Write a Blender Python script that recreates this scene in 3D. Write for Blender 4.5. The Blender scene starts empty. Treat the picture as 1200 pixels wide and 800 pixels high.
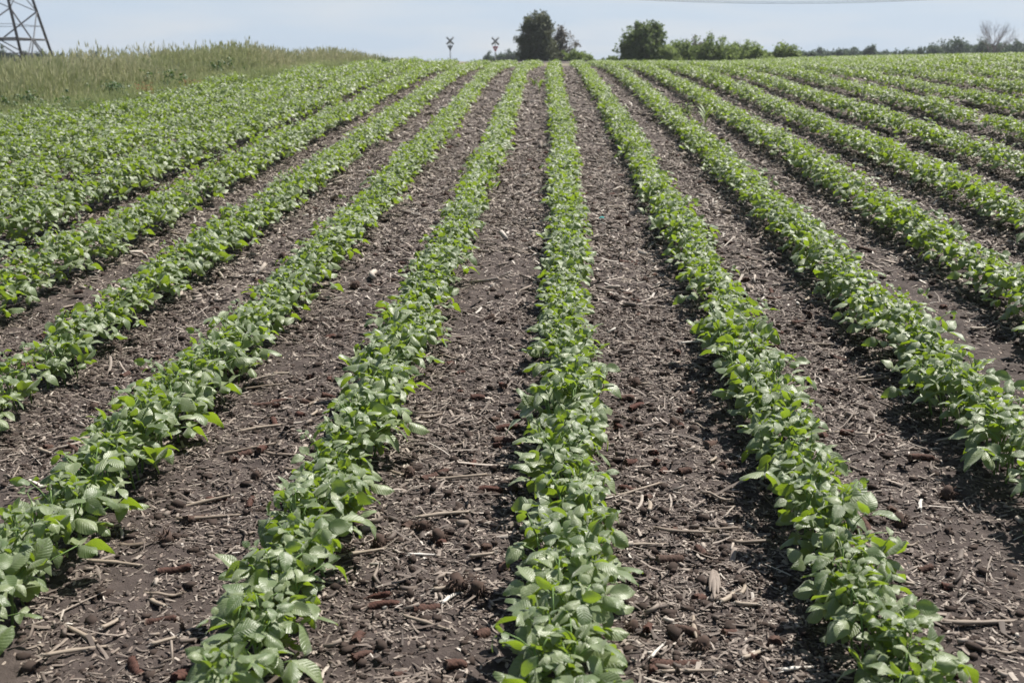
import bpy, math, random
import numpy as np
from mathutils import Vector, Matrix, Euler
R = math.radians
rng = np.random.default_rng(11)
random.seed(5)
scn = bpy.context.scene
COL = scn.collection

# ------------------------------------------------------------------ camera geometry
F = 1400.0; EYE = 1.62; PITCH = math.atan(328 / F); YAW = math.atan(50 / F)
CAM_ROT = Euler((math.pi / 2 - PITCH, 0, YAW)).to_matrix()
cam_d = bpy.data.cameras.new('camera'); cam = bpy.data.objects.new('camera', cam_d); COL.objects.link(cam)
cam.location = (0, 0, EYE); cam.rotation_euler = (math.pi / 2 - PITCH, 0, YAW)
cam_d.sensor_width = 36; cam_d.lens = F / 1200 * 36; cam_d.clip_start = .05; cam_d.clip_end = 9000
cam_d.dof.use_dof = True; cam_d.dof.focus_distance = 4.9; cam_d.dof.aperture_fstop = 5.2
scn.camera = cam


def ray(px, py):
    return CAM_ROT @ Vector(((px - 600) / F, -(py - 400) / F, -1))


def at(px, py, Y):
    d = ray(px, py); t = Y / d.y
    return Vector((d.x * t, Y, EYE + d.z * t))


# ------------------------------------------------------------------ noise and terrain
def _hash(ix, iy, s):
    h = (ix.astype(np.int64) * 374761393 + iy.astype(np.int64) * 668265263 + s * 974634777) & 0x7fffffff
    h = ((h ^ (h >> 13)) * 1274126177) & 0x7fffffff
    return ((h ^ (h >> 16)) & 0xffff) / 65535.0


def vnoise(x, y, s=0):
    x = np.asarray(x, float); y = np.asarray(y, float)
    ix = np.floor(x); iy = np.floor(y); fx = x - ix; fy = y - iy
    fx = fx * fx * (3 - 2 * fx); fy = fy * fy * (3 - 2 * fy)
    a = _hash(ix, iy, s); b = _hash(ix + 1, iy, s); c = _hash(ix, iy + 1, s); d = _hash(ix + 1, iy + 1, s)
    return (a * (1 - fx) + b * fx) * (1 - fy) + (c * (1 - fx) + d * fx) * fy


def sstep(a, b, x):
    t = np.clip((x - a) / (b - a), 0, 1); return t * t * (3 - 2 * t)


def macro(X, Y):
    X = np.asarray(X, float); Y = np.asarray(Y, float)
    p = .0443 * np.maximum(Y, -3); k = 9.0
    p = p + np.interp(X, [0, 1.5, 2.3, 3.07, 3.94, 4.6, 5.4, 6.15, 6.9, 7.7, 8.5, 12], [0, .015, .055, .11, .185, .27, .36, .44, .52, .59, .64, .74])
    cap = 1.375 + np.interp(X, [4.5, 7, 9, 11, 14], [0, .05, .15, .23, .28]) * (1 - sstep(50, 90, Y))
    z = -np.log(np.exp(-k * np.minimum(p, 4)) + np.exp(-k * cap)) / k
    z = z - np.clip(.09 * (-8 - X), 0, 1.2) * (1 - sstep(70, 140, Y))
    z = z + .02 * (vnoise(X / 2.3, Y / 3.1, 3) - .5) * sstep(60, 30, Y)
    return z


def edge_x(Y):
    return np.interp(Y, [8, 15, 22.7, 30, 34, 38, 46], [-7.4, -6.9, -6.3, -5.1, -4.1, -3.0, -1.2]) + .25 * (vnoise(Y / 1.7, Y * 0 + .5, 8) - .5)


def micro(X, Y):
    n = (vnoise(X / .11, Y / .11, 21) - .5) * .022 + (vnoise(X / .045, Y / .045, 22) - .5) * .013
    r = np.abs(vnoise(X / .07 + 9, Y / .07, 23) - .5) * 2
    n = n + np.clip(r - .55, 0, 1) * .035 + (vnoise(X / .022, Y / .022, 25) - .5) * .006
    return n * (1 - sstep(14, 26, np.asarray(Y, float)))


def ground(X, Y):
    return macro(X, Y) + micro(X, Y)


def gz(x, y):
    return float(ground(np.array([x]), np.array([y]))[0])


def hit(px, py):
    d = ray(px, py); t = .5
    while t < 80:
        p = Vector((0, 0, EYE)) + d * t
        if p.z <= float(macro(np.array([p.x]), np.array([p.y]))[0]): return p.x, p.y
        t += .02
    return p.x, p.y


PITCH_ROW = .762


def row_x(k, Y):
    Y = np.asarray(Y, float)
    return .02 + PITCH_ROW * k + .075 * np.sin(np.pi * np.clip(Y, 0, 44) / 22) + .035 * (vnoise(Y / 2.1, Y * 0 + k * 7.3, 40) - .5)


# ------------------------------------------------------------------ mesh helpers
class MB:
    """collects arrays of vertices and faces and links them as one mesh object"""
    def __init__(s): s.v = []; s.f4 = []; s.f3 = []; s.a = []; s.n = 0
    def add(s, v, f, a=None):
        v = np.asarray(v, float).reshape(-1, 3); f = np.asarray(f, int)
        if f.size:
            (s.f4 if f.shape[1] == 4 else s.f3).append(f + s.n)
        s.v.append(v); s.a.append(np.zeros_like(v) if a is None else np.broadcast_to(np.asarray(a, float), v.shape)); s.n += len(v)
    def many(s, verts, f, attr):
        """verts (N, k, 3), f (m, 4) local faces, attr (N, k, 3)"""
        N, k, _ = verts.shape
        ff = (f[None] + (np.arange(N) * k)[:, None, None]).reshape(-1, f.shape[1])
        s.add(verts.reshape(-1, 3), ff, attr.reshape(-1, 3))
    def tube(s, pts, rad, n=6, a=(0, 0, 0), cap=True):
        pts = [Vector(p) for p in pts]; m = len(pts)
        if not hasattr(rad, '__len__'): rad = [rad] * m
        V = []
        for i, p in enumerate(pts):
            t = (pts[min(i + 1, m - 1)] - pts[max(i - 1, 0)]).normalized()
            u = t.orthogonal().normalized() if i == 0 else (u - t * u.dot(t)).normalized()
            w = t.cross(u)
            for j in range(n):
                q = 2 * math.pi * j / n
                V.append(p + (u * math.cos(q) + w * math.sin(q)) * rad[i])
        Fq = [[i * n + j, i * n + (j + 1) % n, (i + 1) * n + (j + 1) % n, (i + 1) * n + j] for i in range(m - 1) for j in range(n)]
        b = s.n
        s.add(V, Fq, a)
        if cap:
            for e, o in ((0, 1), (m - 1, 0)):
                c = len(V) - 0
                idx = [e * n + j for j in range(n)]
                s.f3.append(np.array([[b + idx[0], b + idx[j + 1], b + idx[j]] if o else [b + idx[0], b + idx[j], b + idx[j + 1]] for j in range(1, n - 1)]))
    def box(s, c, d, rot=None, a=(0, 0, 0)):
        V = np.array([[x, y, z] for x in (-.5, .5) for y in (-.5, .5) for z in (-.5, .5)]) * np.array(d)
        if rot is not None: V = V @ np.array(rot).T
        s.add(V + np.array(c), [[0, 1, 3, 2], [4, 6, 7, 5], [0, 4, 5, 1], [2, 3, 7, 6], [0, 2, 6, 4], [1, 5, 7, 3]], a)
    def mesh(s, name, mat, smooth=False):
        v = np.concatenate(s.v); a = np.concatenate(s.a)
        f4 = np.concatenate(s.f4) if s.f4 else np.zeros((0, 4), int)
        f3 = np.concatenate(s.f3) if s.f3 else np.zeros((0, 3), int)
        me = bpy.data.meshes.new(name)
        me.vertices.add(len(v)); me.vertices.foreach_set('co', v.astype(np.float32).ravel())
        nl = f4.size + f3.size
        me.loops.add(nl); me.loops.foreach_set('vertex_index', np.concatenate([f4.ravel(), f3.ravel()]).astype(np.int32))
        me.polygons.add(len(f4) + len(f3))
        st = np.concatenate([np.arange(len(f4)) * 4, f4.size + np.arange(len(f3)) * 3]).astype(np.int32)
        me.polygons.foreach_set('loop_start', st)
        at_ = me.attributes.new('tag', 'FLOAT_VECTOR', 'POINT'); at_.data.foreach_set('vector', a.astype(np.float32).ravel())
        me.update(calc_edges=True)
        if smooth: me.polygons.foreach_set('use_smooth', np.ones(len(me.polygons), bool))
        me.materials.append(mat)
        return me
    def build(s, name, mat, parent=None, smooth=False):
        return link(name, s.mesh(name, mat, smooth), parent)


def link(name, me, parent=None):
    o = bpy.data.objects.new(name, me); COL.objects.link(o); o.parent = parent
    return o


def tag(o, label=None, cat=None, group=None, kind=None):
    if label: o['label'] = label
    if cat: o['category'] = cat
    if group: o['group'] = group
    if kind: o['kind'] = kind
    return o


def empty(name, loc, label, cat, group=None, rz=0, scale=1):
    o = bpy.data.objects.new(name, None); COL.objects.link(o); o.location = loc; o.rotation_euler = (0, 0, rz)
    o.scale = (scale,) * 3
    o.empty_display_size = .1
    return tag(o, label, cat, group)


# ------------------------------------------------------------------ materials
class Mat:
    def __init__(s, name):
        s.m = bpy.data.materials.new(name); s.m.use_nodes = True
        s.t = s.m.node_tree; s.N = s.t.nodes; s.L = s.t.links
        s.N.clear(); s.out = s.N.new('ShaderNodeOutputMaterial')
    def n(s, typ, **kw):
        x = s.N.new('ShaderNode' + typ)
        for k, v in kw.items(): setattr(x, k, v)
        return x
    def l(s, a, b): s.L.new(a, b)
    def attr(s):
        a = s.n('Attribute'); a.attribute_name = 'tag'
        x = s.n('SeparateXYZ'); s.l(a.outputs['Vector'], x.inputs[0]); return x.outputs
    def ramp(s, fac, stops):
        r = s.n('ValToRGB'); e = r.color_ramp.elements
        while len(e) < len(stops): e.new(.5)
        for q, (p, c) in zip(e, stops): q.position = p; q.color = (*c, 1)
        s.l(fac, r.inputs[0]); return r.outputs[0]
    def noise(s, scale, detail=4, coord=None, rough=.55):
        x = s.n('TexNoise'); x.inputs['Scale'].default_value = scale; x.inputs['Detail'].default_value = detail
        x.inputs['Roughness'].default_value = rough
        if coord is None:
            c = s.n('TexCoord'); coord = c.outputs['Object']
        s.l(coord, x.inputs['Vector']); return x.outputs['Fac']
    def math(s, op, a, b):
        x = s.n('Math', operation=op)
        for i, q in enumerate((a, b)):
            if isinstance(q, (int, float)): x.inputs[i].default_value = q
            else: s.l(q, x.inputs[i])
        return x.outputs[0]
    def mix(s, fac, a, b, mode='MIX'):
        x = s.n('Mix', data_type='RGBA', blend_type=mode)
        for i, q in ((0, fac), (6, a), (7, b)):
            if isinstance(q, (int, float)): x.inputs[i].default_value = q
            elif isinstance(q, tuple): x.inputs[i].default_value = (*q, 1)
            else: s.l(q, x.inputs[i])
        return x.outputs[2]
    def bsdf(s, col, rough=.6, spec=.5, normal=None):
        b = s.n('BsdfPrincipled')
        if isinstance(col, tuple): b.inputs['Base Color'].default_value = (*col, 1)
        else: s.l(col, b.inputs['Base Color'])
        b.inputs['Roughness'].default_value = rough; b.inputs['Specular IOR Level'].default_value = spec
        if normal is not None: s.l(normal, b.inputs['Normal'])
        return b
    def bump(s, h, strength=.4, dist=.01):
        b = s.n('Bump'); b.inputs['Strength'].default_value = strength; b.inputs['Distance'].default_value = dist
        s.l(h, b.inputs['Height']); return b.outputs[0]
    def done(s, sh):
        s.l(sh, s.out.inputs[0]); return s.m


def simple(name, col, rough=.6, spec=.3, var=.25, scale=6):
    m = Mat(name); n = m.noise(scale)
    c = m.mix(n, tuple(x * (1 - var) for x in col), tuple(min(1, x * (1 + var)) for x in col))
    return m.done(m.bsdf(c, rough, spec).outputs[0])


def leaf_material(name, dark, light, vein, trans, tmix, rough, spec, veins=True, sheen=.0):
    m = Mat(name); a = m.attr()
    # a[0] = across the blade (-1..1), a[1] = along it, a[2] = the leaf's own random number
    c = m.mix(a[2], dark, light)
    nz = m.noise(22, 3)
    c = m.mix(m.math('MULTIPLY', nz, .35), c, light)
    nrm = None
    if veins:
        au = m.math('ABSOLUTE', a[0], 0)
        ph = m.math('SUBTRACT', m.math('MULTIPLY', a[1], 58.0), m.math('MULTIPLY', au, 15.0))
        w = m.math('SINE', ph, 0)
        w01 = m.math('POWER', m.math('MULTIPLY_ADD', w, .5), 6.0) if False else m.math('POWER', m.math('ADD', m.math('MULTIPLY', w, .5), .5), 5.0)
        mid = m.math('LESS_THAN', au, .05)
        vv = m.math('MAXIMUM', m.math('MULTIPLY', w01, .45), m.math('MULTIPLY', mid, .8))
        c = m.mix(m.math('MULTIPLY', vv, .38), c, vein)
        h = m.math('ADD', m.math('MULTIPLY', vv, -1.0), m.math('MULTIPLY', m.noise(140, 3), 1.0))
        nrm = m.bump(h, .65, .002)
    b = m.bsdf(c, rough, spec, nrm)
    if sheen:
        b.inputs['Sheen Weight'].default_value = sheen; b.inputs['Sheen Roughness'].default_value = .45
    t = m.n('BsdfTranslucent')
    tc = m.mix(a[2], trans, tuple(x * .75 for x in trans)); m.l(tc, t.inputs[0])
    if nrm is not None: m.l(nrm, t.inputs['Normal'])
    x = m.n('MixShader'); x.inputs[0].default_value = tmix
    m.l(b.outputs[0], x.inputs[1]); m.l(t.outputs[0], x.inputs[2])
    return m.done(x.outputs[0])


def ramp_material(name, stops, rough=.75, spec=.25, idx=2, trans=0):
    m = Mat(name); a = m.attr(); c = m.ramp(a[idx], stops)
    nz = m.noise(60, 3); c = m.mix(m.math('MULTIPLY', nz, .5), c, tuple(x * .45 for x in stops[0][1]))
    b = m.bsdf(c, rough, spec)
    if not trans: return m.done(b.outputs[0])
    t = m.n('BsdfTranslucent'); m.l(c, t.inputs[0])
    x = m.n('MixShader'); x.inputs[0].default_value = trans
    m.l(b.outputs[0], x.inputs[1]); m.l(t.outputs[0], x.inputs[2]); return m.done(x.outputs[0])


M_SOY = leaf_material('soybean_leaf', (.052, .102, .020), (.212, .264, .112), (.27, .31, .16), (.33, .48, .02), .36, .46, 1.0, True, .36)
M_STEM = simple('soybean_stem', (.13, .21, .06), .6)
M_CHAFF = ramp_material('dry_chaff', [(0, (.055, .043, .037)), (.35, (.15, .12, .10)), (.65, (.29, .24, .20)), (.88, (.46, .40, .34)), (1, (.72, .67, .60))], .7, .3)


def soil_material():
    m = Mat('field_soil')
    g = m.n('NewGeometry'); p = g.outputs['Position']
    n1 = m.noise(.9, 5, p); n2 = m.noise(14, 6, p); n3 = m.noise(120, 4, p, .7); n4 = m.noise(45, 5, p, .65)
    c = m.ramp(n2, [(.25, (.022, .017, .015)), (.5, (.047, .036, .032)), (.75, (.083, .066, .058))])
    c = m.mix(m.math('MULTIPLY', n1, .55), c, (.09, .072, .063))
    # fine straw crumbs trodden into the soil, denser farther from the headland
    v = m.n('TexVoronoi'); v.inputs['Scale'].default_value = 62; m.l(p, v.inputs['Vector'])
    mp = m.n('Mapping'); mp.inputs['Scale'].default_value = (1, .38, 1); m.l(p, mp.inputs['Vector']); m.l(mp.outputs[0], v.inputs['Vector'])
    cr = m.math('LESS_THAN', v.outputs['Distance'], .30)
    sx = m.n('SeparateXYZ'); m.l(p, sx.inputs[0])
    rnd = m.n('SeparateColor'); m.l(v.outputs['Color'], rnd.inputs[0])
    far = m.n('MapRange'); far.inputs['From Min'].default_value = 5; far.inputs['From Max'].default_value = 20
    far.inputs['To Min'].default_value = .70; far.inputs['To Max'].default_value = .12; m.l(sx.outputs['Y'], far.inputs['Value'])
    cr = m.math('MULTIPLY', cr, m.math('GREATER_THAN', rnd.outputs[0], far.outputs[0]))
    straw = m.ramp(rnd.outputs[1], [(0, (.12, .09, .075)), (.6, (.27, .215, .18)), (1, (.44, .375, .32))])
    c = m.mix(m.math('MULTIPLY', cr, .8), c, straw)
    # beyond the crest: dry stubble, pinkish tan
    fb = m.n('MapRange'); fb.inputs['From Min'].default_value = 58; fb.inputs['From Max'].default_value = 75; m.l(sx.outputs['Y'], fb.inputs['Value'])
    c = m.mix(fb.outputs[0], c, m.mix(n1, (.20, .155, .12), (.15, .15, .085)))
    h = m.math('ADD', m.math('MULTIPLY', n3, .35), m.math('ADD', n4, m.math('MULTIPLY', cr, .35)))
    return m.done(m.bsdf(c, .86, .22, m.bump(h, .75, .014)).outputs[0])


M_SOIL = soil_material()

# ------------------------------------------------------------------ ground sheet
def lines(segs):
    out = [segs[0][0]]
    for a, b, s0, s1 in segs:
        x = a
        while x < b - 1e-6:
            t = (x - a) / (b - a); x = min(b, x + s0 * (s1 / s0) ** t); out.append(x)
    return np.array(out)


ys = lines([(-6, 2.2, .8, .05), (2.2, 6, .016, .018), (6, 14, .018, .06), (14, 46, .08, .35), (46, 200, .6, 15), (200, 900, 20, 120)])
xr = lines([(0, 3.2, .017, .019), (3.2, 8, .02, .07), (8, 26, .1, .5), (26, 200, .8, 15), (200, 700, 20, 120)])
xl = lines([(0, 2.8, .017, .019), (2.8, 8, .02, .07), (8, 26, .1, .5), (26, 200, .8, 15), (200, 700, 20, 120)])
xs = np.concatenate([-xl[::-1], xr[1:]])
GX, GY = np.meshgrid(xs, ys); GZ = ground(GX, GY)
nx, ny = len(xs), len(ys)
ii = (np.arange(ny - 1)[:, None] * nx + np.arange(nx - 1)[None]).ravel()
mb = MB(); mb.add(np.stack([GX, GY, GZ], -1).reshape(-1, 3), np.stack([ii, ii + 1, ii + nx + 1, ii + nx], 1))
tag(mb.build('ground', M_SOIL, None, True), 'dark crumbly field soil between the crop rows', 'ground', None, 'structure')
print('ground verts', nx * ny)


# ------------------------------------------------------------------ leaves and soybean plants
def leaf_template(nv, nu, droop, fold, wave, ratio):
    V = []; A = []
    for i in range(nv):
        v = i / (nv - 1)
        w = .5 * ratio * (math.sin(math.pi * min(1, v * .93 + .035) ** .72) ** .85)
        if v == 1: w = .012
        for j in range(nu):
            u = -1 + 2 * j / (nu - 1)
            z = abs(u) * w * fold - droop * v * v + wave * math.sin(v * 9 + u * 2) * abs(u) - .10 * u * u * ratio
            x = v - droop * .25 * v * v
            V.append((x, u * w, z)); A.append((u, v, 0))
    f = [[i * nu + j, (i + 1) * nu + j, (i + 1) * nu + j + 1, i * nu + j + 1] for i in range(nv - 1) for j in range(nu - 1)]
    return np.array(V), np.array(f), np.array(A)


SHAPES = [(.20, .45, .025, .66), (.38, -.05, .04, .72), (.08, .6, .03, .6), (.55, .15, .035, .68), (.26, -.40, .045, .74)]
LEAF_HI = [leaf_template(7, 5, *s) for s in SHAPES]
LEAF_MID = [leaf_template(4, 3, *s) for s in SHAPES]
LEAF_LO = [leaf_template(3, 3, *s) for s in SHAPES]


def frame_from(dirv, roll):
    d = dirv.normalized(); s = Vector((0, 0, 1)).cross(d)
    s = s.normalized() if s.length > 1e-3 else Vector((0, 1, 0))
    n = d.cross(s); s2 = s * math.cos(roll) + n * math.sin(roll); n2 = d.cross(s2)
    return np.array([[d.x, s2.x, n2.x], [d.y, s2.y, n2.y], [d.z, s2.z, n2.z]])


def soy_proto(seed):
    r = random.Random(seed); P = []; stem = MB()
    H = r.uniform(.15, .19); lean = Vector((r.uniform(-.03, .03), r.uniform(-.03, .03), 0))
    sp = [Vector((0, 0, -.02)), lean * .4 + Vector((0, 0, H * .5)), lean + Vector((0, 0, H))]
    stem.tube(sp, [.0035, .003, .002], 6)
    n = r.randint(7, 8); az = r.uniform(0, 6.28)
    for i in range(n):
        t = (i + .6) / n; base = lean * t * t + Vector((0, 0, H * (.22 + .78 * t)))
        az += math.pi * .78 + r.uniform(-.5, .5)
        el = R(r.uniform(18, 48) + 26 * t); ln = r.uniform(.050, .098) * (1.12 - .45 * t)
        h = Vector((math.cos(az), math.sin(az), 0))
        end = base + (h * math.cos(el) + Vector((0, 0, math.sin(el)))) * ln
        stem.tube([base, base.lerp(end, .5) + Vector((0, 0, .006)), end], [.0016, .0014, .0012], 5)
        size = r.uniform(.041, .066) * (1.08 - .34 * t)
        if i == n - 1: size *= .62
        for q in (-1, 0, 1):
            a2 = az + q * R(r.uniform(62, 95))
            pit = R(r.uniform(-32, 38)) if q else R(r.uniform(-40, 32))
            if r.random() < .14: pit = R(r.uniform(35, 75))
            d = Vector((math.cos(a2) * math.cos(pit), math.sin(a2) * math.cos(pit), math.sin(pit)))
            off = h * (.012 if q == 0 else 0) + d * .003
            roll = r.gauss(0, .42)
            if r.random() < .12: roll += r.choice((-1, 1)) * r.uniform(.7, 1.3)
            P.append((end + off, frame_from(d, roll), size * r.uniform(.88, 1.12) * (1.05 if q == 0 else .95), r.randrange(len(SHAPES)), r.random()))
    for q in range(2):      # young unopened leaves at the tip
        a2 = r.uniform(0, 6.28); d = Vector((math.cos(a2) * .6, math.sin(a2) * .6, .8))
        P.append((sp[-1], frame_from(d, r.uniform(-1, 1)), r.uniform(.022, .034), 2, .95))
    return P, stem


PROTOS = [soy_proto(100 + i) for i in range(14)]


def proto_arrays(P):
    return (np.array([list(p[0]) for p in P]), np.array([p[1] for p in P]), np.array([p[2] for p in P]),
            np.array([p[3] for p in P]), np.array([p[4] for p in P]))


PA = [proto_arrays(P) for P, _ in PROTOS]


def leaves_into(mb, pos, rot, size, shp, rnd, lib):
    for k in range(len(SHAPES)):
        s = np.where(shp == k)[0]
        if not len(s): continue
        V, f, A = lib[k]
        w = pos[s][:, None] + np.einsum('nij,kj->nki', rot[s], V) * size[s][:, None, None]
        a = np.broadcast_to(A, (len(s),) + A.shape).copy(); a[..., 2] = rnd[s][:, None]
        mb.many(w, f, a)


FOLIAGE = []; STEMS = []
for i, (P, stem) in enumerate(PROTOS):
    m_ = MB(); leaves_into(m_, *PA[i], LEAF_HI)
    FOLIAGE.append(m_.mesh('foliage', M_SOY, True)); STEMS.append(stem.mesh('stem', M_STEM, True))

ORD = ['first', 'second', 'third', 'fourth', 'fifth', 'sixth', 'seventh', 'eighth', 'ninth', 'tenth', 'eleventh', 'twelfth']


def row_name(k):
    if k == 0: return 'the middle row'
    s = 'left' if k < 0 else 'right'; k = abs(k)
    return f'the row just {s} of the middle row' if k == 1 else f'the {ORD[k-1]} row {s} of the middle row'


def project(x, y, z):
    v = CAM_ROT.transposed() @ Vector((x, y, z - EYE))
    return 600 + F * v.x / -v.z, 400 - F * v.y / -v.z


plants = []          # x, y, row, scale, proto, rot, visible
for k in range(-11, 27):
    Y = 1.9 + rng.uniform(0, .1)
    while Y < 56:
        step = (.050 if Y < 18 else .062) * (.8 if k < -4 else 1)
        Y += step * rng.uniform(.7, 1.35)
        x = float(row_x(k, Y)) + float(np.clip(rng.normal(0, .032), -.06, .06))
        if float(vnoise(np.array([Y / .19]), np.array([k * 5.1 + .5]), 52)[0]) < .10: continue
        if x < float(edge_x(np.array([Y]))[0]) + .1: continue
        px, py = project(x, Y, .2 + .0443 * Y)
        if px < -160 or px > 1360 or py > 1000: continue
        s = 1.19 + .26 * (float(vnoise(np.array([Y / .9]), np.array([k * 3.7]), 50)[0]) - .5) + rng.normal(0, .06)
        s = min(max(s, .8), 1.38)
        s *= 1 + .40 * float(sstep(-2.0, -4.0, np.array(x))) if x < 0 else 1 - .20 * float(sstep(2.5, 6, np.array(x)))
        if Y > 20: s *= 1.03
        if rng.random() < .07: s *= .66
        inside = -60 < px < 1260 and py < 850
        plants.append((x, Y, k, s, rng.integers(len(PROTOS)), rng.uniform(0, 2 * math.pi), inside))
near = sorted([p for p in plants if p[6]], key=lambda p: math.hypot(p[0], p[1]))[:298]
near_set = set(id(p) for p in near)
far = [p for p in plants if id(p) not in near_set]
print('plants', len(plants), 'nearest to', max(math.hypot(p[0], p[1]) for p in near))
seen = {}
for p in sorted(near, key=lambda p: p[1]):
    x, Y, k, s, pr, rz, _ = p
    i = seen[k] = seen.get(k, 0) + 1
    n_ = row_name(k)
    start = 'bottom edge' if -1 <= k <= 1 else ('left edge' if k < 0 else 'right edge')
    if i <= 12: lab = f'{ORD[i-1]} soybean plant from the {start} in {n_}'
    else: lab = f'leafy soybean plant beyond the first twelve in {n_}'
    if len(lab.split()) > 16: lab = lab.replace('of the middle row', 'of the middle')
    t = empty('soybean_plant', (x, Y, gz(x, Y)), lab, 'soybean plant', 'young soybean plants growing in crop rows', rz, s)
    t.rotation_euler = (rng.normal(0, .10), rng.normal(0, .10), rz)
    link('foliage', FOLIAGE[pr], t); link('stem', STEMS[pr], t)

# the rest of the crop, up to and over the crest
fm = MB()
arr = np.array([(p[0], p[1], p[3], p[4], p[5]) for p in far])
fz = ground(arr[:, 0], arr[:, 1])
for pr in range(len(PROTOS)):
    pos, rot, size, shp, rnd = PA[pr]
    for lo, hi, lib, keep, grow in ((0, 9, LEAF_HI, 1, 1), (9, 17, LEAF_MID, 1, .95), (17, 99, LEAF_LO, .8, 1.0)):
        s = np.where((arr[:, 3] == pr) & (arr[:, 1] >= lo) & (arr[:, 1] < hi))[0]
        if not len(s): continue
        keepm = np.arange(len(pos)) % 25 < 25 * keep
        c, sn = np.cos(arr[s, 4]), np.sin(arr[s, 4]); z0 = np.zeros_like(c)
        Rz = np.stack([np.stack([c, -sn, z0], -1), np.stack([sn, c, z0], -1), np.stack([z0, z0, z0 + 1], -1)], 1)
        tx, ty = rng.normal(0, .1, len(s)), rng.normal(0, .1, len(s)); o1 = np.ones_like(tx)
        T = np.stack([np.stack([o1, z0, ty], -1), np.stack([z0, o1, -tx], -1), np.stack([-ty, tx, o1], -1)], 1)
        Q = T @ Rz
        sc = arr[s, 2]
        w = np.einsum('nij,lj->nli', Q, pos[keepm]) * sc[:, None, None] + np.stack([arr[s, 0], arr[s, 1], fz[s]], -1)[:, None]
        rr = np.einsum('nij,ljk->nlik', Q, rot[keepm])
        L = keepm.sum()
        leaves_into(fm, w.reshape(-1, 3), rr.reshape(-1, 3, 3), (sc[:, None] * size[keepm][None] * grow / np.maximum(1, sc[:, None] / 1.15) ** .8).ravel(),
                    np.tile(shp[keepm], len(s)), np.clip(np.tile(rnd[keepm], len(s)) + rng.normal(0, .12, L * len(s)), 0, 1), lib)
tag(fm.build('soybean_foliage', M_SOY, None, True), 'mass of soybean rows running away to the crest of the field', 'soybean crop', 'young soybean plants growing in crop rows', 'stuff')
print('far crop verts', fm.n)

# ------------------------------------------------------------------ corn residue
def density(X, Y):
    d = vnoise(X / .55, Y / .9, 60)
    bare = np.exp(-((X - 1.95) / .22) ** 2) * .55 * (Y < 7) + np.exp(-((X + 1.15) / .25) ** 2) * .3 * (Y < 5)
    d2 = vnoise(X / .17, Y / .22, 61); return np.clip(-.06 + .2 * sstep(6, 11, Y) + 1.0 * d + .55 * d2 - bare, .05, 1)


def scatter(n, y0, y1, half=0.0):
    Y = np.sqrt(rng.uniform(y0 ** 2, y1 ** 2, n)); px = rng.uniform(-40, 1240, n)
    X = (px - 650) / F * Y
    k = rng.random(n) < density(X, Y)
    k &= X > edge_x(Y)
    return X[k], Y[k]


strip_v = np.array([[x, y, 0] for x in (-.5, -.17, .17, .5) for y in (-.5, 0, .5)])
strip_f = np.array([[i * 3 + j, (i + 1) * 3 + j, (i + 1) * 3 + j + 1, i * 3 + j + 1] for i in range(3) for j in range(2)])
hexa = np.array([[x, math.cos(q * math.pi / 3) * .5, math.sin(q * math.pi / 3) * .5] for x in (-.5, 0, .5) for q in range(6)])
hex_f = np.array([[i * 6 + j, i * 6 + (j + 1) % 6, (i + 1) * 6 + (j + 1) % 6, (i + 1) * 6 + j] for i in range(2) for j in range(6)] +
                 [[0, 3, 2, 1], [0, 5, 4, 3], [12, 13, 14, 15], [12, 15, 16, 17]])
ch = MB()


strip2_v = np.array([[x, y, 0] for x in (-.5, 0, .5) for y in (-.5, .5)]); strip2_f = np.array([[0, 2, 3, 1], [2, 4, 5, 3]])


def chaff(n, y0, y1, ls, ws, tubes):
    X, Y = scatter(n, y0, y1); N = len(X)
    if tubes:
        V, f = hexa, hex_f
    elif y0 > 6 or ls < .02:
        V, f = strip2_v, strip2_f
    else:
        V, f = strip_v, strip_f
    L = ls * np.exp(rng.normal(0, .55, N)); W = np.minimum(ws * np.exp(rng.normal(0, .4, N)), L * .6)
    yaw = rng.uniform(0, 2 * math.pi, N); til = rng.normal(0, .22, N)
    v = np.broadcast_to(V, (N,) + V.shape).copy()
    bend = rng.normal(0, .09, N)[:, None]; curl = np.abs(rng.normal(0, .5, N))[:, None]
    x0, y0_, z0 = v[..., 0], v[..., 1], v[..., 2]
    taper = 1 - rng.uniform(0, .75, N)[:, None] * (x0 + .5) * (0.25 if tubes else 1)
    lx = x0 * L[:, None]; ly = y0_ * W[:, None] * taper + bend * L[:, None] * (x0 * x0 * 4 - .3)
    lz = z0 * W[:, None] * taper if tubes else (.25 - y0_ * y0_ * 2) * W[:, None] * curl * taper
    lz = lz + rng.normal(0, .05, N)[:, None] * L[:, None] * x0 * x0 * 2
    c, s = np.cos(til)[:, None], np.sin(til)[:, None]
    lx, lz = lx * c - lz * s, lx * s + lz * c
    c, s = np.cos(yaw)[:, None], np.sin(yaw)[:, None]
    w = np.stack([X[:, None] + lx * c - ly * s, Y[:, None] + lx * s + ly * c, 0 * lx], -1)
    zz = ground(X, Y)
    w[..., 2] = zz[:, None] + lz + (W * (.28 if tubes else .15) + np.abs(np.sin(til)) * L * .28 + .002)[:, None]
    a = np.zeros_like(w); a[..., 2] = np.clip(rng.beta(1.7 if y0 < 6 else 2.2, 2.0 if y0 < 6 else 1.6, N), 0, 1)[:, None]; a[..., 0] = v[..., 0]
    ch.many(w, f, a)


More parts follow.
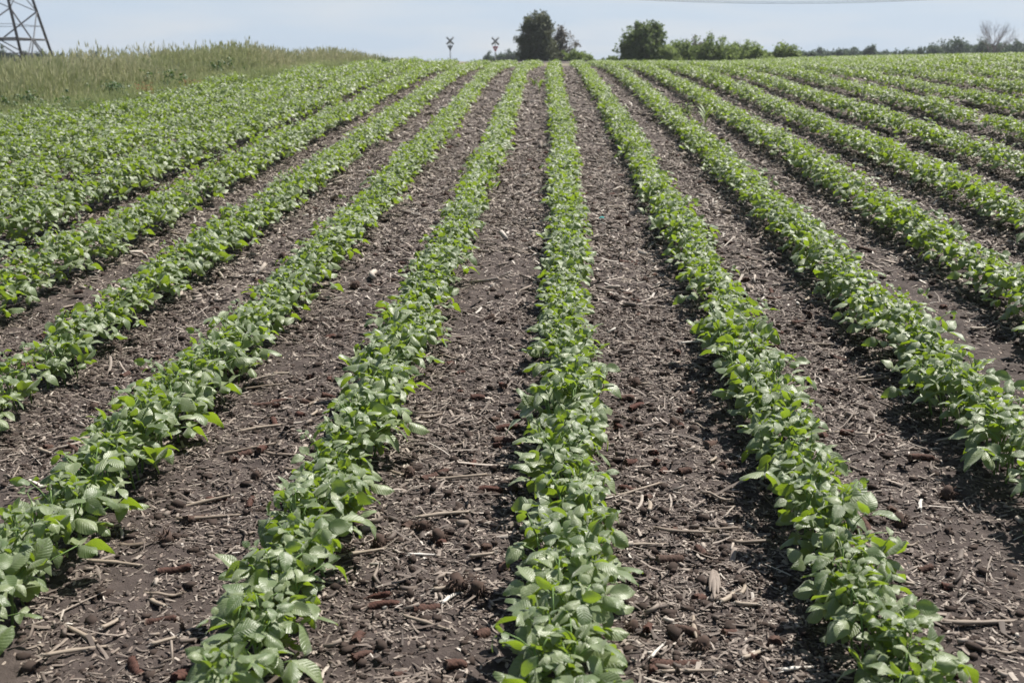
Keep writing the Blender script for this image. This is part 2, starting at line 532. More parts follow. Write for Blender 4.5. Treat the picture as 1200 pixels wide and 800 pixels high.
chaff(150000, 2.1, 6.5, .011, .0040, False); chaff(24000, 2.1, 6.5, .024, .007, False); chaff(3500, 2.1, 6.5, .06, .0075, False)
chaff(6500, 2.1, 6.5, .024, .0075, True)
chaff(130000, 6.5, 14, .024, .008, False); chaff(30000, 6.5, 14, .048, .011, False); chaff(14000, 6.5, 14, .045, .011, True)
chaff(230000, 14, 40, .045, .018, False); chaff(60000, 9, 20, .035, .012, False); chaff(24000, 14, 40, .065, .02, True)
tag(ch.build('crop_litter', M_CHAFF, None), 'dry shredded corn chaff strewn over the soil between the rows', 'crop litter', None, 'stuff')
print('chaff verts', ch.n)


# dark clods and crumbs of soil
M_CLOD = simple('soil_clod', (.052, .039, .033), .95, .12, .45, 30)
ico = [(0, 0, 1)] + [(.894 * math.cos(q * 1.2566), .894 * math.sin(q * 1.2566), .447) for q in range(5)] + [(.894 * math.cos(q * 1.2566 + .628), .894 * math.sin(q * 1.2566 + .628), -.447) for q in range(5)] + [(0, 0, -1)]
ico = np.array(ico)
ico_f = np.array([[0, 1 + q, 1 + (q + 1) % 5] for q in range(5)] + [[1 + q, 6 + q, 1 + (q + 1) % 5] for q in range(5)] + [[1 + (q + 1) % 5, 6 + q, 6 + (q + 1) % 5] for q in range(5)] + [[11, 6 + (q + 1) % 5, 6 + q] for q in range(5)])
cl = MB()
for n_, y0, y1, sz in ((34000, 2.1, 6.5, .0052), (22000, 6.5, 14, .0075)):
    X, Y = scatter(n_, y0, y1); N = len(X)
    S = np.minimum(sz * np.exp(rng.normal(0, .55, N)), .018)
    v = ico[None] * (1 + rng.normal(0, .34, (N, 12)))[..., None] * S[:, None, None] * np.stack([rng.uniform(.8, 1.5, N), rng.uniform(.8, 1.3, N), rng.uniform(.5, .9, N)], -1)[:, None]
    a = rng.uniform(0, 6.28, N); c, q = np.cos(a)[:, None], np.sin(a)[:, None]
    v = np.stack([v[..., 0] * c - v[..., 1] * q, v[..., 0] * q + v[..., 1] * c, v[..., 2]], -1) + np.stack([X, Y, ground(X, Y) + S * .2], -1)[:, None]
    cl.many(v, ico_f, np.zeros((N, 12, 3)))
tag(cl.build('soil_clods', M_CLOD, None), 'dark loose clods and crumbs of soil between the rows', 'soil clods', None, 'stuff')

def lane_of(x, y):
    k = int(math.floor((x - float(row_x(0, y))) / PITCH_ROW))
    if k == 0: return 'right of the middle row'
    if k == -1: return 'left of the middle row'
    if k > 0: return f'right of the {ORD[k-1]} right row' if k < 8 else 'at the far right'
    return f'left of the {ORD[-k-2]} left row' if k > -9 else 'at the far left'


LANES = {}


def lane_label(noun, x, y, hi=10):
    """ordinal within its own strip of soil; call in order of distance"""
    ln = lane_of(x, y); i = LANES[(noun, ln)] = LANES.get((noun, ln), 0) + 1
    if i <= hi: return f'{ORD[i-1]} nearest {noun} on soil {ln}'
    return f'{noun} beyond the ten nearest on soil {ln}'


M_COB = Mat('corn_cob'); _a = M_COB.attr()
_c = M_COB.ramp(_a[0], [(0, (.022, .011, .009)), (.5, (.075, .030, .022)), (1, (.16, .07, .05))])
_oi = M_COB.n('ObjectInfo')
_c = M_COB.mix(_oi.outputs['Random'], _c, M_COB.mix(_a[0], (.03, .02, .016), (.125, .085, .065)))
_c = M_COB.mix(_a[1], _c, (.42, .34, .27))
M_COB = M_COB.done(M_COB.bsdf(M_COB.mix(M_COB.math('MULTIPLY', M_COB.noise(90, 4), .6), _c, (.05, .03, .025)), .85, .2).outputs[0])


def cob_mesh(L, r, seed, pale):
    rr = random.Random(seed); n = 20; m = max(6, int(L / .0042)); V = []; A = []; Fc = []
    for i in range(m + 1):
        t = i / m
        prof = r * (1 - .22 * t) * (1 - .5 * max(0, (t - .88) / .12) ** 2)
        for j in range(n):
            q = 2 * math.pi * j / n
            b = (1 if (i + (j // 2)) % 2 else -1) * (1 if j % 2 else .4)
            rad = prof * (1 + .10 * b + rr.uniform(-.2, .14))
            V.append(((t - .5) * L + (rr.uniform(-.004, .004) if i in (0, m) else 0), rad * math.cos(q) * 1.08, rad * math.sin(q) * .9 + .06 * L * math.sin(3 * t)))
            A.append((.5 + .35 * b + rr.uniform(-.15, .15), pale if i == 0 else 0, 0))
    for i in range(m):
        for j in range(n): Fc.append([i * n + j, i * n + (j + 1) % n, (i + 1) * n + (j + 1) % n, (i + 1) * n + j])
    mb = MB(); mb.add(V, Fc, A)
    for ring, x, s in ((0, -.5, 1), (m, .5, -1)):
        V2 = [V[ring * n + j] for j in range(n)]
        V3 = [(p[0] + s * .004, p[1] * .45, p[2] * .45) for p in V2]
        cA = [(.6, pale if ring == 0 else .35, 0)] * (2 * n)
        mb.add(V2 + V3, [[j, (j + 1) % n, n + (j + 1) % n, n + j] for j in range(n)], cA)
        mb.add(V3 + [(V3[0][0], 0, 0)], [[j, (j + 1) % n, n] for j in range(n)], [(.3, pale * .6, 0)] * (n + 1))
    return mb.mesh('corn_cob', M_COB, False)


COBS = [cob_mesh(L, r, i, p) for i, (L, r, p) in enumerate([(.035, .013, 0), (.05, .014, .2), (.065, .0135, 0), (.085, .013, .5), (.045, .015, 0), (.11, .0125, .1), (.028, .014, .0)])]
# cobs that can be picked out in the photograph: pixel, yaw in degrees, which shape, pale end
cobs = [(785, 663, 25, 3), (690, 553, 5, 5), (553, 545, 80, 2), (740, 545, 30, 1), (770, 548, 50, 0), (777, 556, 70, 1), (1085, 668, 20, 1), (205, 672, 10, 3),
        (190, 735, 0, 3), (440, 700, -8, 5), (450, 710, 12, 3), (535, 788, 15, 1), (765, 788, 90, 0), (518, 640, 90, 0), (575, 578, 0, 3), (541, 578, 90, 0),
        (478, 617, 60, 0), (600, 522, 0, 2), (585, 518, 30, 1), (570, 650, 20, 0), (965, 515, 60, 1), (1030, 514, 10, 1), (820, 705, 40, 0), (1110, 690, 0, 0),
        (625, 590, 10, 1), (425, 770, 40, 2), (420, 750, 80, 1), (470, 790, 20, 0), (855, 745, 30, 1), (805, 745, -20, 2), (760, 742, 70, 0), (500, 715, 15, 2),
        (580, 495, 50, 1), (595, 505, 10, 3), (725, 503, 30, 0), (735, 470, 0, 1), (560, 470, 15, 2), (540, 440, 40, 1), (610, 440, 0, 0), (700, 430, 60, 1),
        (255, 435, 20, 3), (225, 425, 0, 2), (330, 470, 30, 3), (385, 465, 10, 2), (360, 475, 0, 1), (275, 440, 50, 1), (305, 390, 10, 2), (440, 335, 20, 3),
        (460, 330, 0, 2), (810, 460, 60, 0), (735, 345, 0, 1), (715, 350, 40, 0), (745, 355, 10, 2), (860, 400, 50, 1), (690, 268, 30, 2), (940, 520, 20, 1)]
cob_list = []
for px, py, yw, sh in cobs:
    x, y = hit(px, py); cob_list.append((x, y, R(yw), sh))
tries = 0
while len(cob_list) < 240:
    tries += 1
    Y = math.sqrt(random.uniform(2.3 ** 2, 15 ** 2)) if random.random() < .75 else random.uniform(2.3, 8)
    X = (random.uniform(0, 1200) - 650) / F * Y
    k = (X - float(row_x(0, Y))) / PITCH_ROW; fr = k - math.floor(k)
    if fr < .24 or fr > .76: continue
    if X > 1.55 and random.random() < .8: continue
    if X < -3.2: continue
    if any((X - c[0]) ** 2 + (Y - c[1]) ** 2 < .004 for c in cob_list): continue
    cob_list.append((X, Y, random.uniform(0, 3.14), random.randrange(len(COBS))))
for x, y, yw, sh in sorted(cob_list, key=lambda c: c[1]):
    o = link('corn_cob', COBS[sh]); o.location = (x, y, gz(x, y) + .004)
    o.rotation_euler = (random.uniform(0, 6.28), random.gauss(0, .16), yw)
    s = random.uniform(.9, 1.2); o.scale = (s, s, s)
    tag(o, lane_label('reddish brown corn cob', x, y), 'corn cob', 'spent corn cobs lying between the rows')

# broken corn stalks
M_STALK = Mat('corn_stalk'); _a = M_STALK.attr()
_c = M_STALK.ramp(_a[2], [(0, (.10, .075, .058)), (.5, (.24, .19, .145)), (.8, (.38, .315, .245)), (1, (.70, .66, .60))])
_tc = M_STALK.n('TexCoord'); _mp = M_STALK.n('Mapping'); _mp.inputs['Scale'].default_value = (9, 260, 260)
M_STALK.l(_tc.outputs['Object'], _mp.inputs[0])
_st = M_STALK.noise(1, 5, _mp.outputs[0])
_c = M_STALK.mix(M_STALK.math('MULTIPLY', _st, .7), _c, (.11, .085, .065))
M_STALK = M_STALK.done(M_STALK.bsdf(_c, .6, .35, M_STALK.bump(_st, .5, .002)).outputs[0])


def stalk_mesh(L, r, tone, seed, flat=.75):
    rr = random.Random(seed); mb = MB(); m = 10; pts = []; rad = []
    b1, b2 = rr.gauss(0, .06), rr.gauss(0, .03)
    node = rr.uniform(.3, .7)
    for i in range(m + 1):
        t = i / m
        pts.append(((t - .5) * L, b1 * L * math.sin(math.pi * t) + rr.gauss(0, .0007), b2 * L * math.sin(2 * math.pi * t)))
        rad.append(r * (1 - .25 * t) * (1 + (.28 if abs(t - node) < .06 else 0)) * rr.uniform(.93, 1.07))
    mb.tube(pts, rad, 9, (0, 0, tone))
    v = mb.v[0]; v[:, 2] *= flat
    # frayed fibres at the broken ends
    for e, s in ((0, -1), (m, 1)):
        for q in range(4):
            a = rr.uniform(0, 6.28); p = Vector(pts[e]) + Vector((0, math.cos(a), math.sin(a) * flat)) * r * .7
            tip = p + Vector((s * rr.uniform(.006, .022), rr.gauss(0, .004), rr.gauss(0, .003)))
            mb.tube([p - Vector((s * .004, 0, 0)), tip], [.0018, .0005], 4, (0, 0, min(1, tone + .15)))
    return mb.mesh('corn_stalk', M_STALK, True)


STALKS = [(stalk_mesh(L, r, t, 30 + i), n) for i, (L, r, t, n) in enumerate([
    (.22, .008, .45, 'long brown corn stalk'), (.16, .007, .7, 'tan corn stalk piece'), (.09, .007, 1.0, 'bleached white corn stalk piece'),
    (.12, .009, .3, 'dark weathered corn stalk'), (.07, .008, .8, 'short tan corn stalk stub'), (.30, .006, .6, 'long thin tan corn stalk'), (.10, .006, .55, 'thin broken corn stalk')])]
stalks = [(245, 607, 18, 0), (800, 628, -8, 0), (285, 530, 14, 0), (330, 535, 5, 3), (495, 656, 12, 2), (1079, 594, 70, 2), (130, 740, 62, 4), (90, 770, 30, 1), (135, 666, -3, 1),
          (410, 680, 30, 5), (500, 740, -28, 1), (305, 503, 22, 1), (350, 555, 8, 3), (470, 490, 12, 5), (610, 550, 4, 1), (845, 625, -2, 3), (1060, 640, 15, 6), (1150, 730, 5, 0),
          (1170, 765, 0, 6), (955, 575, -20, 3), (880, 640, 3, 3), (1045, 610, -35, 3), (420, 655, 25, 1), (720, 580, 18, 5), (815, 738, 88, 1), (770, 770, 60, 2), (870, 690, 70, 4),
          (755, 640, 5, 1), (520, 610, 15, 1), (300, 455, 12, 0), (515, 560, -3, 5), (660, 245, 4, 0), (1060, 430, -10, 0), (960, 720, 75, 4), (880, 770, 40, 4), (1090, 760, 80, 4),
          (160, 640, 8, 3), (240, 590, 20, 1), (195, 700, 15, 6), (60, 600, 10, 1), (330, 440, 15, 4), (240, 395, 10, 1), (480, 420, 15, 5), (740, 400, 0, 1), (790, 430, 40, 4), (960, 405, -12, 1),
          (1010, 445, 30, 4), (835, 545, 60, 4), (760, 600, 85, 4), (705, 520, 85, 2), (840, 590, -30, 6)]
st_list = []
for px, py, yw, sh in stalks:
    x, y = hit(px, py); st_list.append((x, y, R(yw), sh))
while len(st_list) < 165:
    Y = math.sqrt(random.uniform(2.3 ** 2, 12 ** 2)); X = (random.uniform(0, 1200) - 650) / F * Y
    k = (X - float(row_x(0, Y))) / PITCH_ROW; fr = k - math.floor(k)
    if fr < .2 or fr > .8 or X < -3.4: continue
    st_list.append((X, Y, random.gauss(0, .7), random.choice((0, 1, 1, 2, 3, 4, 4, 4, 6, 6))))
for x, y, yw, sh in sorted(st_list, key=lambda c: c[1]):
    o = link('corn_stalk', STALKS[sh][0]); o.location = (x, y, gz(x, y) + .010)
    o.rotation_euler = (random.uniform(-.4, .4), random.gauss(0, .06), yw)
    o.scale = (random.uniform(.8, 1.15),) * 3
    tag(o, lane_label(STALKS[sh][1], x, y), 'corn stalk', 'broken corn stalks lying between the rows')

# old root crowns: dark knots of roots with a cut stub
M_ROOT = simple('root_crown', (.075, .052, .042), .9, .15, .5, 40)


def crown_mesh(seed):
    r = random.Random(seed); mb = MB()
    mb.tube([(0, 0, -.01), (0, 0, .018), (r.uniform(-.008, .008), r.uniform(-.008, .008), .04)], [.026, .02, .011], 10)
    for i in range(46):
        a = r.uniform(0, 6.28); e = r.uniform(-.25, .9); L = r.uniform(.015, .06)
        d = Vector((math.cos(a) * math.cos(e), math.sin(a) * math.cos(e), math.sin(e)))
        mb.tube([d * .01, d * L * .6 + Vector((0, 0, .006)), d * L + Vector((r.gauss(0, .006), r.gauss(0, .006), -.008))], [.003, .002, .0007], 5)
    return mb.mesh('root_crown', M_ROOT, True)


CROWNS = [crown_mesh(i) for i in range(9)]
cr_list = [hit(px, py) for px, py in [(370, 648), (537, 695), (515, 637), (445, 640), (820, 765), (1020, 690), (1055, 615), (195, 640), (395, 655), (600, 575), (480, 560), (345, 645), (740, 735), (265, 430), (300, 560), (1110, 585), (790, 500), (965, 560), (560, 700), (640, 470)]]
for i in range(34):
    Y = math.sqrt(random.uniform(3.5 ** 2, 11 ** 2)); X = (random.uniform(0, 1200) - 650) / F * Y
    k = math.floor((X - float(row_x(0, Y))) / PITCH_ROW); X = float(row_x(k, Y)) + PITCH_ROW * random.uniform(.25, .75)
    cr_list.append((X, Y))
for i, (x, y) in enumerate(sorted(cr_list, key=lambda c: c[1])):
    o = link('root_crown', CROWNS[i % 9]); o.location = (x, y, gz(x, y) + .004); s = random.uniform(.7, 1.15); o.scale = (s, s, s * .9)
    o.rotation_euler = (random.gauss(0, .3), random.gauss(0, .3), random.uniform(0, 6.28))
    tag(o, lane_label('dark spiky corn root knot', x, y), 'root crown', 'old corn root crowns in the soil')

# split husk and the turquoise scrap
x, y = hit(835, 672); hk = empty('corn_husk', (x, y, gz(x, y) + .004), 'pale upright split corn husk right of the middle row', 'corn husk')
for q in range(4):
    m_ = MB(); a = R(-94 + (q - 1.5) * 4); L = .2 - .04 * abs(q - 1.2)
    pts = [Vector((math.cos(a), math.sin(a), 0)) * L * t + Vector((0, 0, .012 + .016 * math.sin(t * 3.1))) for t in (0, .3, .6, .85, 1)]
    side = Vector((-math.sin(a), math.cos(a), .25)); ws = (.003, .006, .007, .005, .0015)
    V = [p + side * w * s + Vector((0, 0, -.004 if s else 0)) for p, w in zip(pts, ws) for s in (-1, 0, 1)]
    m_.add(V, [[i * 3 + j, (i + 1) * 3 + j, (i + 1) * 3 + j + 1, i * 3 + j + 1] for i in range(4) for j in range(2)], (0, 0, .62))
    m_.build('husk_leaf', M_CHAFF, hk, True)
x, y = hit(705, 257)
m_ = MB(); V = [(-.02, -.012, 0), (0, -.014, .008), (.02, -.01, .002), (-.018, .012, .004), (.002, .013, .014), (.022, .012, .006)]
m_.add(V, [[0, 1, 4, 3], [1, 2, 5, 4]])
o = m_.build('litter_scrap', simple('turquoise_plastic', (.02, .25, .24), .4), None)
o.location = (x, y, gz(x, y) + .006); tag(o, 'tiny turquoise plastic scrap on the soil right of the middle row', 'litter')

# ------------------------------------------------------------------ weeds between the rows
M_WEED = leaf_material('weed_leaf', (.09, .16, .03), (.15, .22, .05), (.2, .28, .1), (.3, .42, .05), .4, .5, .4, False)


def blade(mb, p, az, L, w, lift, droop, rnd):
    h = Vector((math.cos(az), math.sin(az), 0)); s = Vector((-h.y, h.x, 0)); n = 6; V = []; A = []
    for i in range(n):
        t = i / (n - 1); c = Vector(p) + h * L * t * math.cos(lift) + Vector((0, 0, L * (t * math.sin(lift) - droop * t * t)))
        ww = w * (math.sin(math.pi * (.12 + .88 * t)) ** .6 if t < 1 else .03)
        for q in (-1, 0, 1): V.append(c + s * ww * q + Vector((0, 0, abs(q) * ww * .4))); A.append((q, t, rnd))
    mb.add(V, [[i * 3 + j, (i + 1) * 3 + j, (i + 1) * 3 + j + 1, i * 3 + j + 1] for i in range(n - 1) for j in range(2)], A)


def corn_volunteer(px, py, H, label):
    x, y = hit(px, py); t = empty('volunteer_corn', (x, y, gz(x, y)), label, 'corn seedling', 'volunteer plants between the rows')
    s = MB(); s.tube([(0, 0, -.02), (0, 0, H * .5)], [.007, .004], 7); s.build('stem', M_STEM, t)
    b = MB(); az = random.uniform(0, 3)
    for i in range(6):
        az += math.pi + random.uniform(-.4, .4)
        blade(b, (0, 0, H * (.1 + .07 * i)), az, H * random.uniform(.7, 1), .016, R(70 - 3 * i + random.uniform(-12, 10)), .35, random.random())
    b.build('leaf_blades', M_WEED, t, True)


corn_volunteer(830, 108, .55, 'tall spiky corn seedling among the right rows near the crest')
corn_volunteer(826, 150, .4, 'small corn seedling in the soil below the tall spiky one')
corn_volunteer(632, 110, .32, 'yellow green weed in the soil left of the middle row')
corn_volunteer(626, 103, .26, 'small pale weed at the far end of the soil left of middle')


def leafy_weed(name, loc, H, n, size, mat, label, cat, group=None, spread=.5, leafname='leaves'):
    t = empty(name, loc, label, cat, group)
    s = MB(); f = MB(); r = random.Random(hash(label) % 9999 if False else len(label) * 7 + n)
    P = []
    for k in range(5):
        a = r.uniform(0, 6.28); tip = Vector((math.cos(a) * spread * r.uniform(.2, 1) * H, math.sin(a) * spread * r.uniform(.2, 1) * H, H * r.uniform(.7, 1)))
        s.tube([(0, 0, -.03), tip * .5 + Vector((0, 0, H * .1)), tip], [.008, .006, .003], 5)
        for q in range(n // 5):
            u = r.uniform(.1, 1) ** .8; c = tip * u + Vector((r.gauss(0, .05), r.gauss(0, .05), r.gauss(0, .04) + (1 - u) * u * H * .2))
            a2 = r.uniform(0, 6.28); d = Vector((math.cos(a2), math.sin(a2), r.uniform(-.7, .7)))
            P.append((c, frame_from(d, r.gauss(0, .5)), size * r.uniform(.6, 1.3), r.randrange(5), r.random()))
    s.build('stem', M_STEM, t); leaves_into(f, *proto_arrays(P), LEAF_MID); f.build(leafname, mat, t, True)
    return t


x, y = hit(692, 108); leafy_weed('field_weed', (x, y, gz(x, y)), .2, 60, .05, M_WEED, 'low yellow green weed right of the middle row near crest', 'weed', 'volunteer plants between the rows')
x, y = hit(805, 135); leafy_weed('field_weed', (x, y, gz(x, y)), .16, 60, .04, M_WEED, 'straggling yellow green weed between the second and third right rows', 'weed', 'volunteer plants between the rows', 1.4)

# ------------------------------------------------------------------ grass bank on the left
M_GRASS = Mat('tall_grass'); _a = M_GRASS.attr()
_g = M_GRASS.ramp(_a[1], [(0, (.024, .055, .015)), (.36, (.13, .17, .06)), (.68, (.34, .37, .19)), (1, (.62, .58, .41))])  # green to straw is growth; both ramps also paint the bank's shaded foot dark
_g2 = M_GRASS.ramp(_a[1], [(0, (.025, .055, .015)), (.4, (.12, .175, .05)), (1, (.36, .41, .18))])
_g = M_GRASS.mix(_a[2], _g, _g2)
_b = M_GRASS.bsdf(_g, .6, .3); _t = M_GRASS.n('BsdfTranslucent'); M_GRASS.l(_g, _t.inputs[0])
_x = M_GRASS.n('MixShader'); _x.inputs[0].default_value = .35; M_GRASS.l(_b.outputs[0], _x.inputs[1]); M_GRASS.l(_t.outputs[0], _x.inputs[2])
M_GRASS = M_GRASS.done(_x.outputs[0])
gr = MB()


def stems(X, Y, H, W, green, lean=.3, head=True):
    N = len(X); Z = macro(X, Y); az = rng.uniform(0, 6.28, N); le = np.abs(rng.normal(0, lean, N)) + .05
    dx, dy = np.cos(az), np.sin(az); sa = rng.uniform(0, 6.28, N); sx, sy = np.cos(sa), np.sin(sa)
    T = np.array([0, .35, .7, 1.0]); V = np.zeros((N, 8, 3)); A = np.zeros((N, 8, 3))
    for i, t in enumerate(T):
        off = le * H * t ** 1.8; w = W * (1 - .75 * t)
        for j, q in enumerate((-.5, .5)):
            V[:, i * 2 + j, 0] = X + dx * off + sx * w * q; V[:, i * 2 + j, 1] = Y + dy * off + sy * w * q
            V[:, i * 2 + j, 2] = Z - .02 + H * t * (1 - .25 * le * t)
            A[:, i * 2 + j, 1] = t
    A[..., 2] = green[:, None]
    gr.many(V, np.array([[0, 1, 3, 2], [2, 3, 5, 4], [4, 5, 7, 6]]), A)
    if head:
        k = rng.random(N) < .85; n = k.sum(); tip = V[k, 6]; L = rng.uniform(.06, .13, n); w = rng.uniform(.007, .015, n)
        for e in (0, 1):
            ux, uy = (sx[k], sy[k]) if e == 0 else (-sy[k], sx[k])
            q = np.zeros((n, 4, 3)); up = np.stack([dx[k] * le[k] * .8, dy[k] * le[k] * .8, np.ones(n)], -1) * L[:, None]
            side = np.stack([ux, uy, 0 * ux], -1) * w[:, None]
            q[:, 0] = tip - up * .5; q[:, 1] = tip + side; q[:, 2] = tip + up * .7; q[:, 3] = tip - side
            a = np.zeros((n, 4, 3)); a[..., 1] = rng.uniform(.8, 1, n)[:, None]; a[..., 2] = green[k][:, None] * .6
            gr.many(q, np.array([[0, 1, 2, 3]]), a)


def bank(n, d0, d1, y0=11, y1=41):
    Y = rng.uniform(y0, y1, n); D = d0 + (d1 - d0) * rng.random(n) ** 1.5
    return edge_x(Y) - D, Y, D


def grass_h(X, Y):
    h = .88 - .22 * sstep(27, 33, Y) - .42 * sstep(32, 38, Y)
    return h * (.78 + .6 * (vnoise(X / 1.3, Y / 1.3, 70) - .5) + .3 * (vnoise(X / .4, Y / .4, 72) - .5))


X, Y, D = bank(90000, .35, 9); g = np.clip(vnoise(X / 1.6, Y / 1.6, 71) * 1.4 - .15 + rng.normal(0, .25, len(X)), 0, 1)
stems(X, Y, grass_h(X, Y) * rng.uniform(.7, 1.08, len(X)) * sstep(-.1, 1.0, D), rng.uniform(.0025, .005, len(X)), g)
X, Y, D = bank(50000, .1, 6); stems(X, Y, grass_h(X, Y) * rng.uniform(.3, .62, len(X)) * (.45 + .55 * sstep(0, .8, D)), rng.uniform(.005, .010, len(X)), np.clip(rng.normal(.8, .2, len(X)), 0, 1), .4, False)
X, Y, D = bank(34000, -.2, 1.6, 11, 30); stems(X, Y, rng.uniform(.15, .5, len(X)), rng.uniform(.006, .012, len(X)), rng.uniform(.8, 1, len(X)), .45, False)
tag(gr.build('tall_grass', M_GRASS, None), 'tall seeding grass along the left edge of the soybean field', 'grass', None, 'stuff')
print('grass verts', gr.n)

M_DOCK = leaf_material('dock_seed', (.20, .085, .045), (.30, .14, .075), (.3, .2, .1), (.25, .11, .05), .2, .8, .2, False)
M_BROAD = leaf_material('broad_weed_leaf', (.035, .075, .03), (.085, .13, .06), (.2, .28, .1), (.10, .2, .03), .25, .5, .5, False)


def on_edge(px, dy=.3):
    """the point of the bank's foot seen in pixel column px"""
    best = min(np.arange(11, 40, .1), key=lambda Y: abs(project(float(edge_x(np.array([Y]))[0]) - dy, Y, 0)[0] - px))
    X = float(edge_x(np.array([best]))[0]) - dy; return Vector((X, best, gz(X, best)))


for px, dd, H, lab in [(176, .1, .42, 'rust coloured dock plant left of the dark leafy weed'), (206, -.05, .22, 'low rust coloured dock plant in front of dark leafy weed'), (228, .15, .38, 'rust coloured dock plant right of the dark leafy weed'), (266, .3, .3, 'small rusty dock plant farthest along the grass edge')]:
    leafy_weed('dock_plant', on_edge(px, dd), H, 260, .045, M_DOCK, lab, 'dock plant', 'rusty dock plants at the grass edge', .55, 'foliage')  # this part is the dock's rusty seed heads, built from loose leaf shapes
for px, dd, H, lab in [(192, .45, .6, 'dark broad leaved weed between the rusty dock plants'), (262, .7, .65, 'dark broad leaved weed under the highest grass'), (120, .6, .5, 'broad leaved weed in the grass left of the dock plants'),
                       (30, .5, .5, 'broad leaved weed at the left end of the grass'), (455, .2, .34, 'round dark weed at the thin end of the grass'),
                       (70, .15, .42, 'low dark weed at the grass foot, second from the left'), (95, .1, .36, 'low dark weed at the grass foot, third from the left'),
                       (150, .3, .45, 'low dark weed just left of the first dock plant'), (300, .4, .42, 'dark weed at the grass foot past the highest grass')]:
    leafy_weed('broadleaf_weed', on_edge(px, dd), H, 420, .05, M_BROAD, lab, 'weed', 'broad leaved weeds in the grass', .9)

# ------------------------------------------------------------------ trees beyond the crest
M_BARK = simple('bark', (.12, .10, .085), .9, .1, .35, 3)
M_TWIG = simple('bare_twig', (.17, .145, .14), .9, .1, .2, 3)


def tree_leaf(name, d, l, tr=.2): return leaf_material(name, d, l, l, tuple(x * 1.5 for x in l), tr, .6, .3, False)


M_CEDAR = tree_leaf('cedar_foliage', (.060, .076, .042), (.125, .14, .075), .25)
M_DEAD = tree_leaf('grey_foliage', (.12, .115, .095), (.19, .175, .145), .2)
M_DARK = tree_leaf('dark_tree_leaf', (.060, .10, .034), (.13, .175, .06), .35)
M_LIGHT = tree_leaf('bright_bush_leaf', (.12, .175, .042), (.20, .26, .08), .4)
M_MID = tree_leaf('mid_bush_leaf', (.085, .135, .036), (.16, .215, .066), .38)
M_FAR = tree_leaf('far_tree_leaf', (.045, .075, .045), (.08, .115, .066), .3)


def limb(mb, p, d, L, r, depth, rr, spread=.5, tips=None):
    p = Vector(p); d = d.normalized(); pts = [p]; q = p
    for i in range(3):
        d = (d + Vector((rr.gauss(0, .13), rr.gauss(0, .13), rr.gauss(.04, .1)))).normalized(); q = q + d * L / 3; pts.append(q)
    mb.tube(pts, [r, r * .85, r * .7, r * .5], 5 if depth < 2 else 6, cap=False)
    if tips is not None and depth <= 1: tips.append(q)
    if depth == 0: return
    for i in range(rr.randint(2, 4)):
        t = rr.uniform(.4, 1); k = pts[1 + min(2, int(t * 3))]
        nd = (d + Vector((rr.gauss(0, spread), rr.gauss(0, spread), rr.gauss(.12, spread * .6)))).normalized()
        limb(mb, k, nd, L * rr.uniform(.55, .8), r * .5, depth - 1, rr, spread, tips)


def tree(name, px, ybase, D, lobes, mats, n, size, label, cat, group=None, seed=1, trunk=.18, twigs=0, ragged=.25, bark=None, partname='crown'):
    """lobes in pixels of the photo's tree: (dx, top, half width, bottom, density); they become ellipsoids of real size, as deep as wide"""
    rr = random.Random(seed); rn = np.random.default_rng(seed)
    b = at(px, ybase, D); b.z = float(macro(np.array([b.x]), np.array([D]))[0]); sc = 1 / (project(b.x + .5, D, b.z)[0] - project(b.x - .5, D, b.z)[0])
    t = empty(name, b, label, cat, group)
    top = max((72 - l[1]) * sc for l in lobes)
    tm = MB()
    main = lobes[0]
    tp = Vector((main[0] * sc, 0, (72 - main[1]) * sc * .8))
    tm.tube([(0, 0, -.2), tp * .4, tp], [trunk, trunk * .8, trunk * .3], 8)
    for i, l in enumerate(lobes):
        c = Vector((l[0] * sc, 0, (72 - (l[1] + l[3]) / 2) * sc))
        for q in range(3):
            e = c + Vector((rr.gauss(0, .5) * l[2] * sc, rr.gauss(0, .5) * l[2] * sc, rr.uniform(-.2, .7) * (l[3] - l[1]) * sc * .5))
            s0 = tp * rr.uniform(.15, .5); tm.tube([s0, s0.lerp(e, .5) + Vector((0, 0, .1)), e], [trunk * .35, trunk * .25, trunk * .08], 5, cap=False)
    for i in range(twigs):
        l = lobes[i % len(lobes)]; c = Vector((l[0] * sc, 0, (72 - l[3]) * sc * .6 + .3))
        a = rr.uniform(0, 6.28); limb(tm, c, Vector((math.cos(a) * .45, math.sin(a) * .45, 1)), (l[3] - l[1]) * sc * .5, trunk * .22, 3, rr, .38)
    tm.build('trunk', bark or M_BARK, t, True)
    f = MB()
    for li, l in enumerate(lobes):
        c = np.array([l[0] * sc, 0, (72 - (l[1] + l[3]) / 2) * sc]); rad = np.array([l[2] * sc, l[2] * sc * .85, (l[3] - l[1]) / 2 * sc])
        N = int(n * l[4]); nc = max(10, N // 26)
        # leaf clumps: centres on a shell with holes, then leaves round each centre
        cc = rn.normal(size=(nc, 3)); cc /= np.linalg.norm(cc, axis=1)[:, None]
        cc *= (rn.uniform(.25, 1.0, nc) ** .55)[:, None] * (1 + 1.3 * ragged * rn.normal(size=nc))[:, None]
        idx = rn.integers(nc, size=N)
        p = c + cc[idx] * rad + rn.normal(size=(N, 3)) * rad.mean() * .16
        p[:, 2] = np.maximum(p[:, 2], .05)
        d = rn.normal(size=(N, 3)); d /= np.linalg.norm(d, axis=1)[:, None]
        s = np.cross(d, rn.normal(size=(N, 3))); s /= np.linalg.norm(s, axis=1)[:, None]
        rot = np.stack([d, s, np.cross(d, s)], -1)
        leaves_into(f, p, rot, size * rn.uniform(.6, 1.4, N), rn.integers(len(SHAPES), size=N), np.clip(rn.random(nc)[idx] * .8 + rn.normal(0, .15, N), 0, 1), LEAF_LO)
    f.build(partname, mats, t, True)
    return t


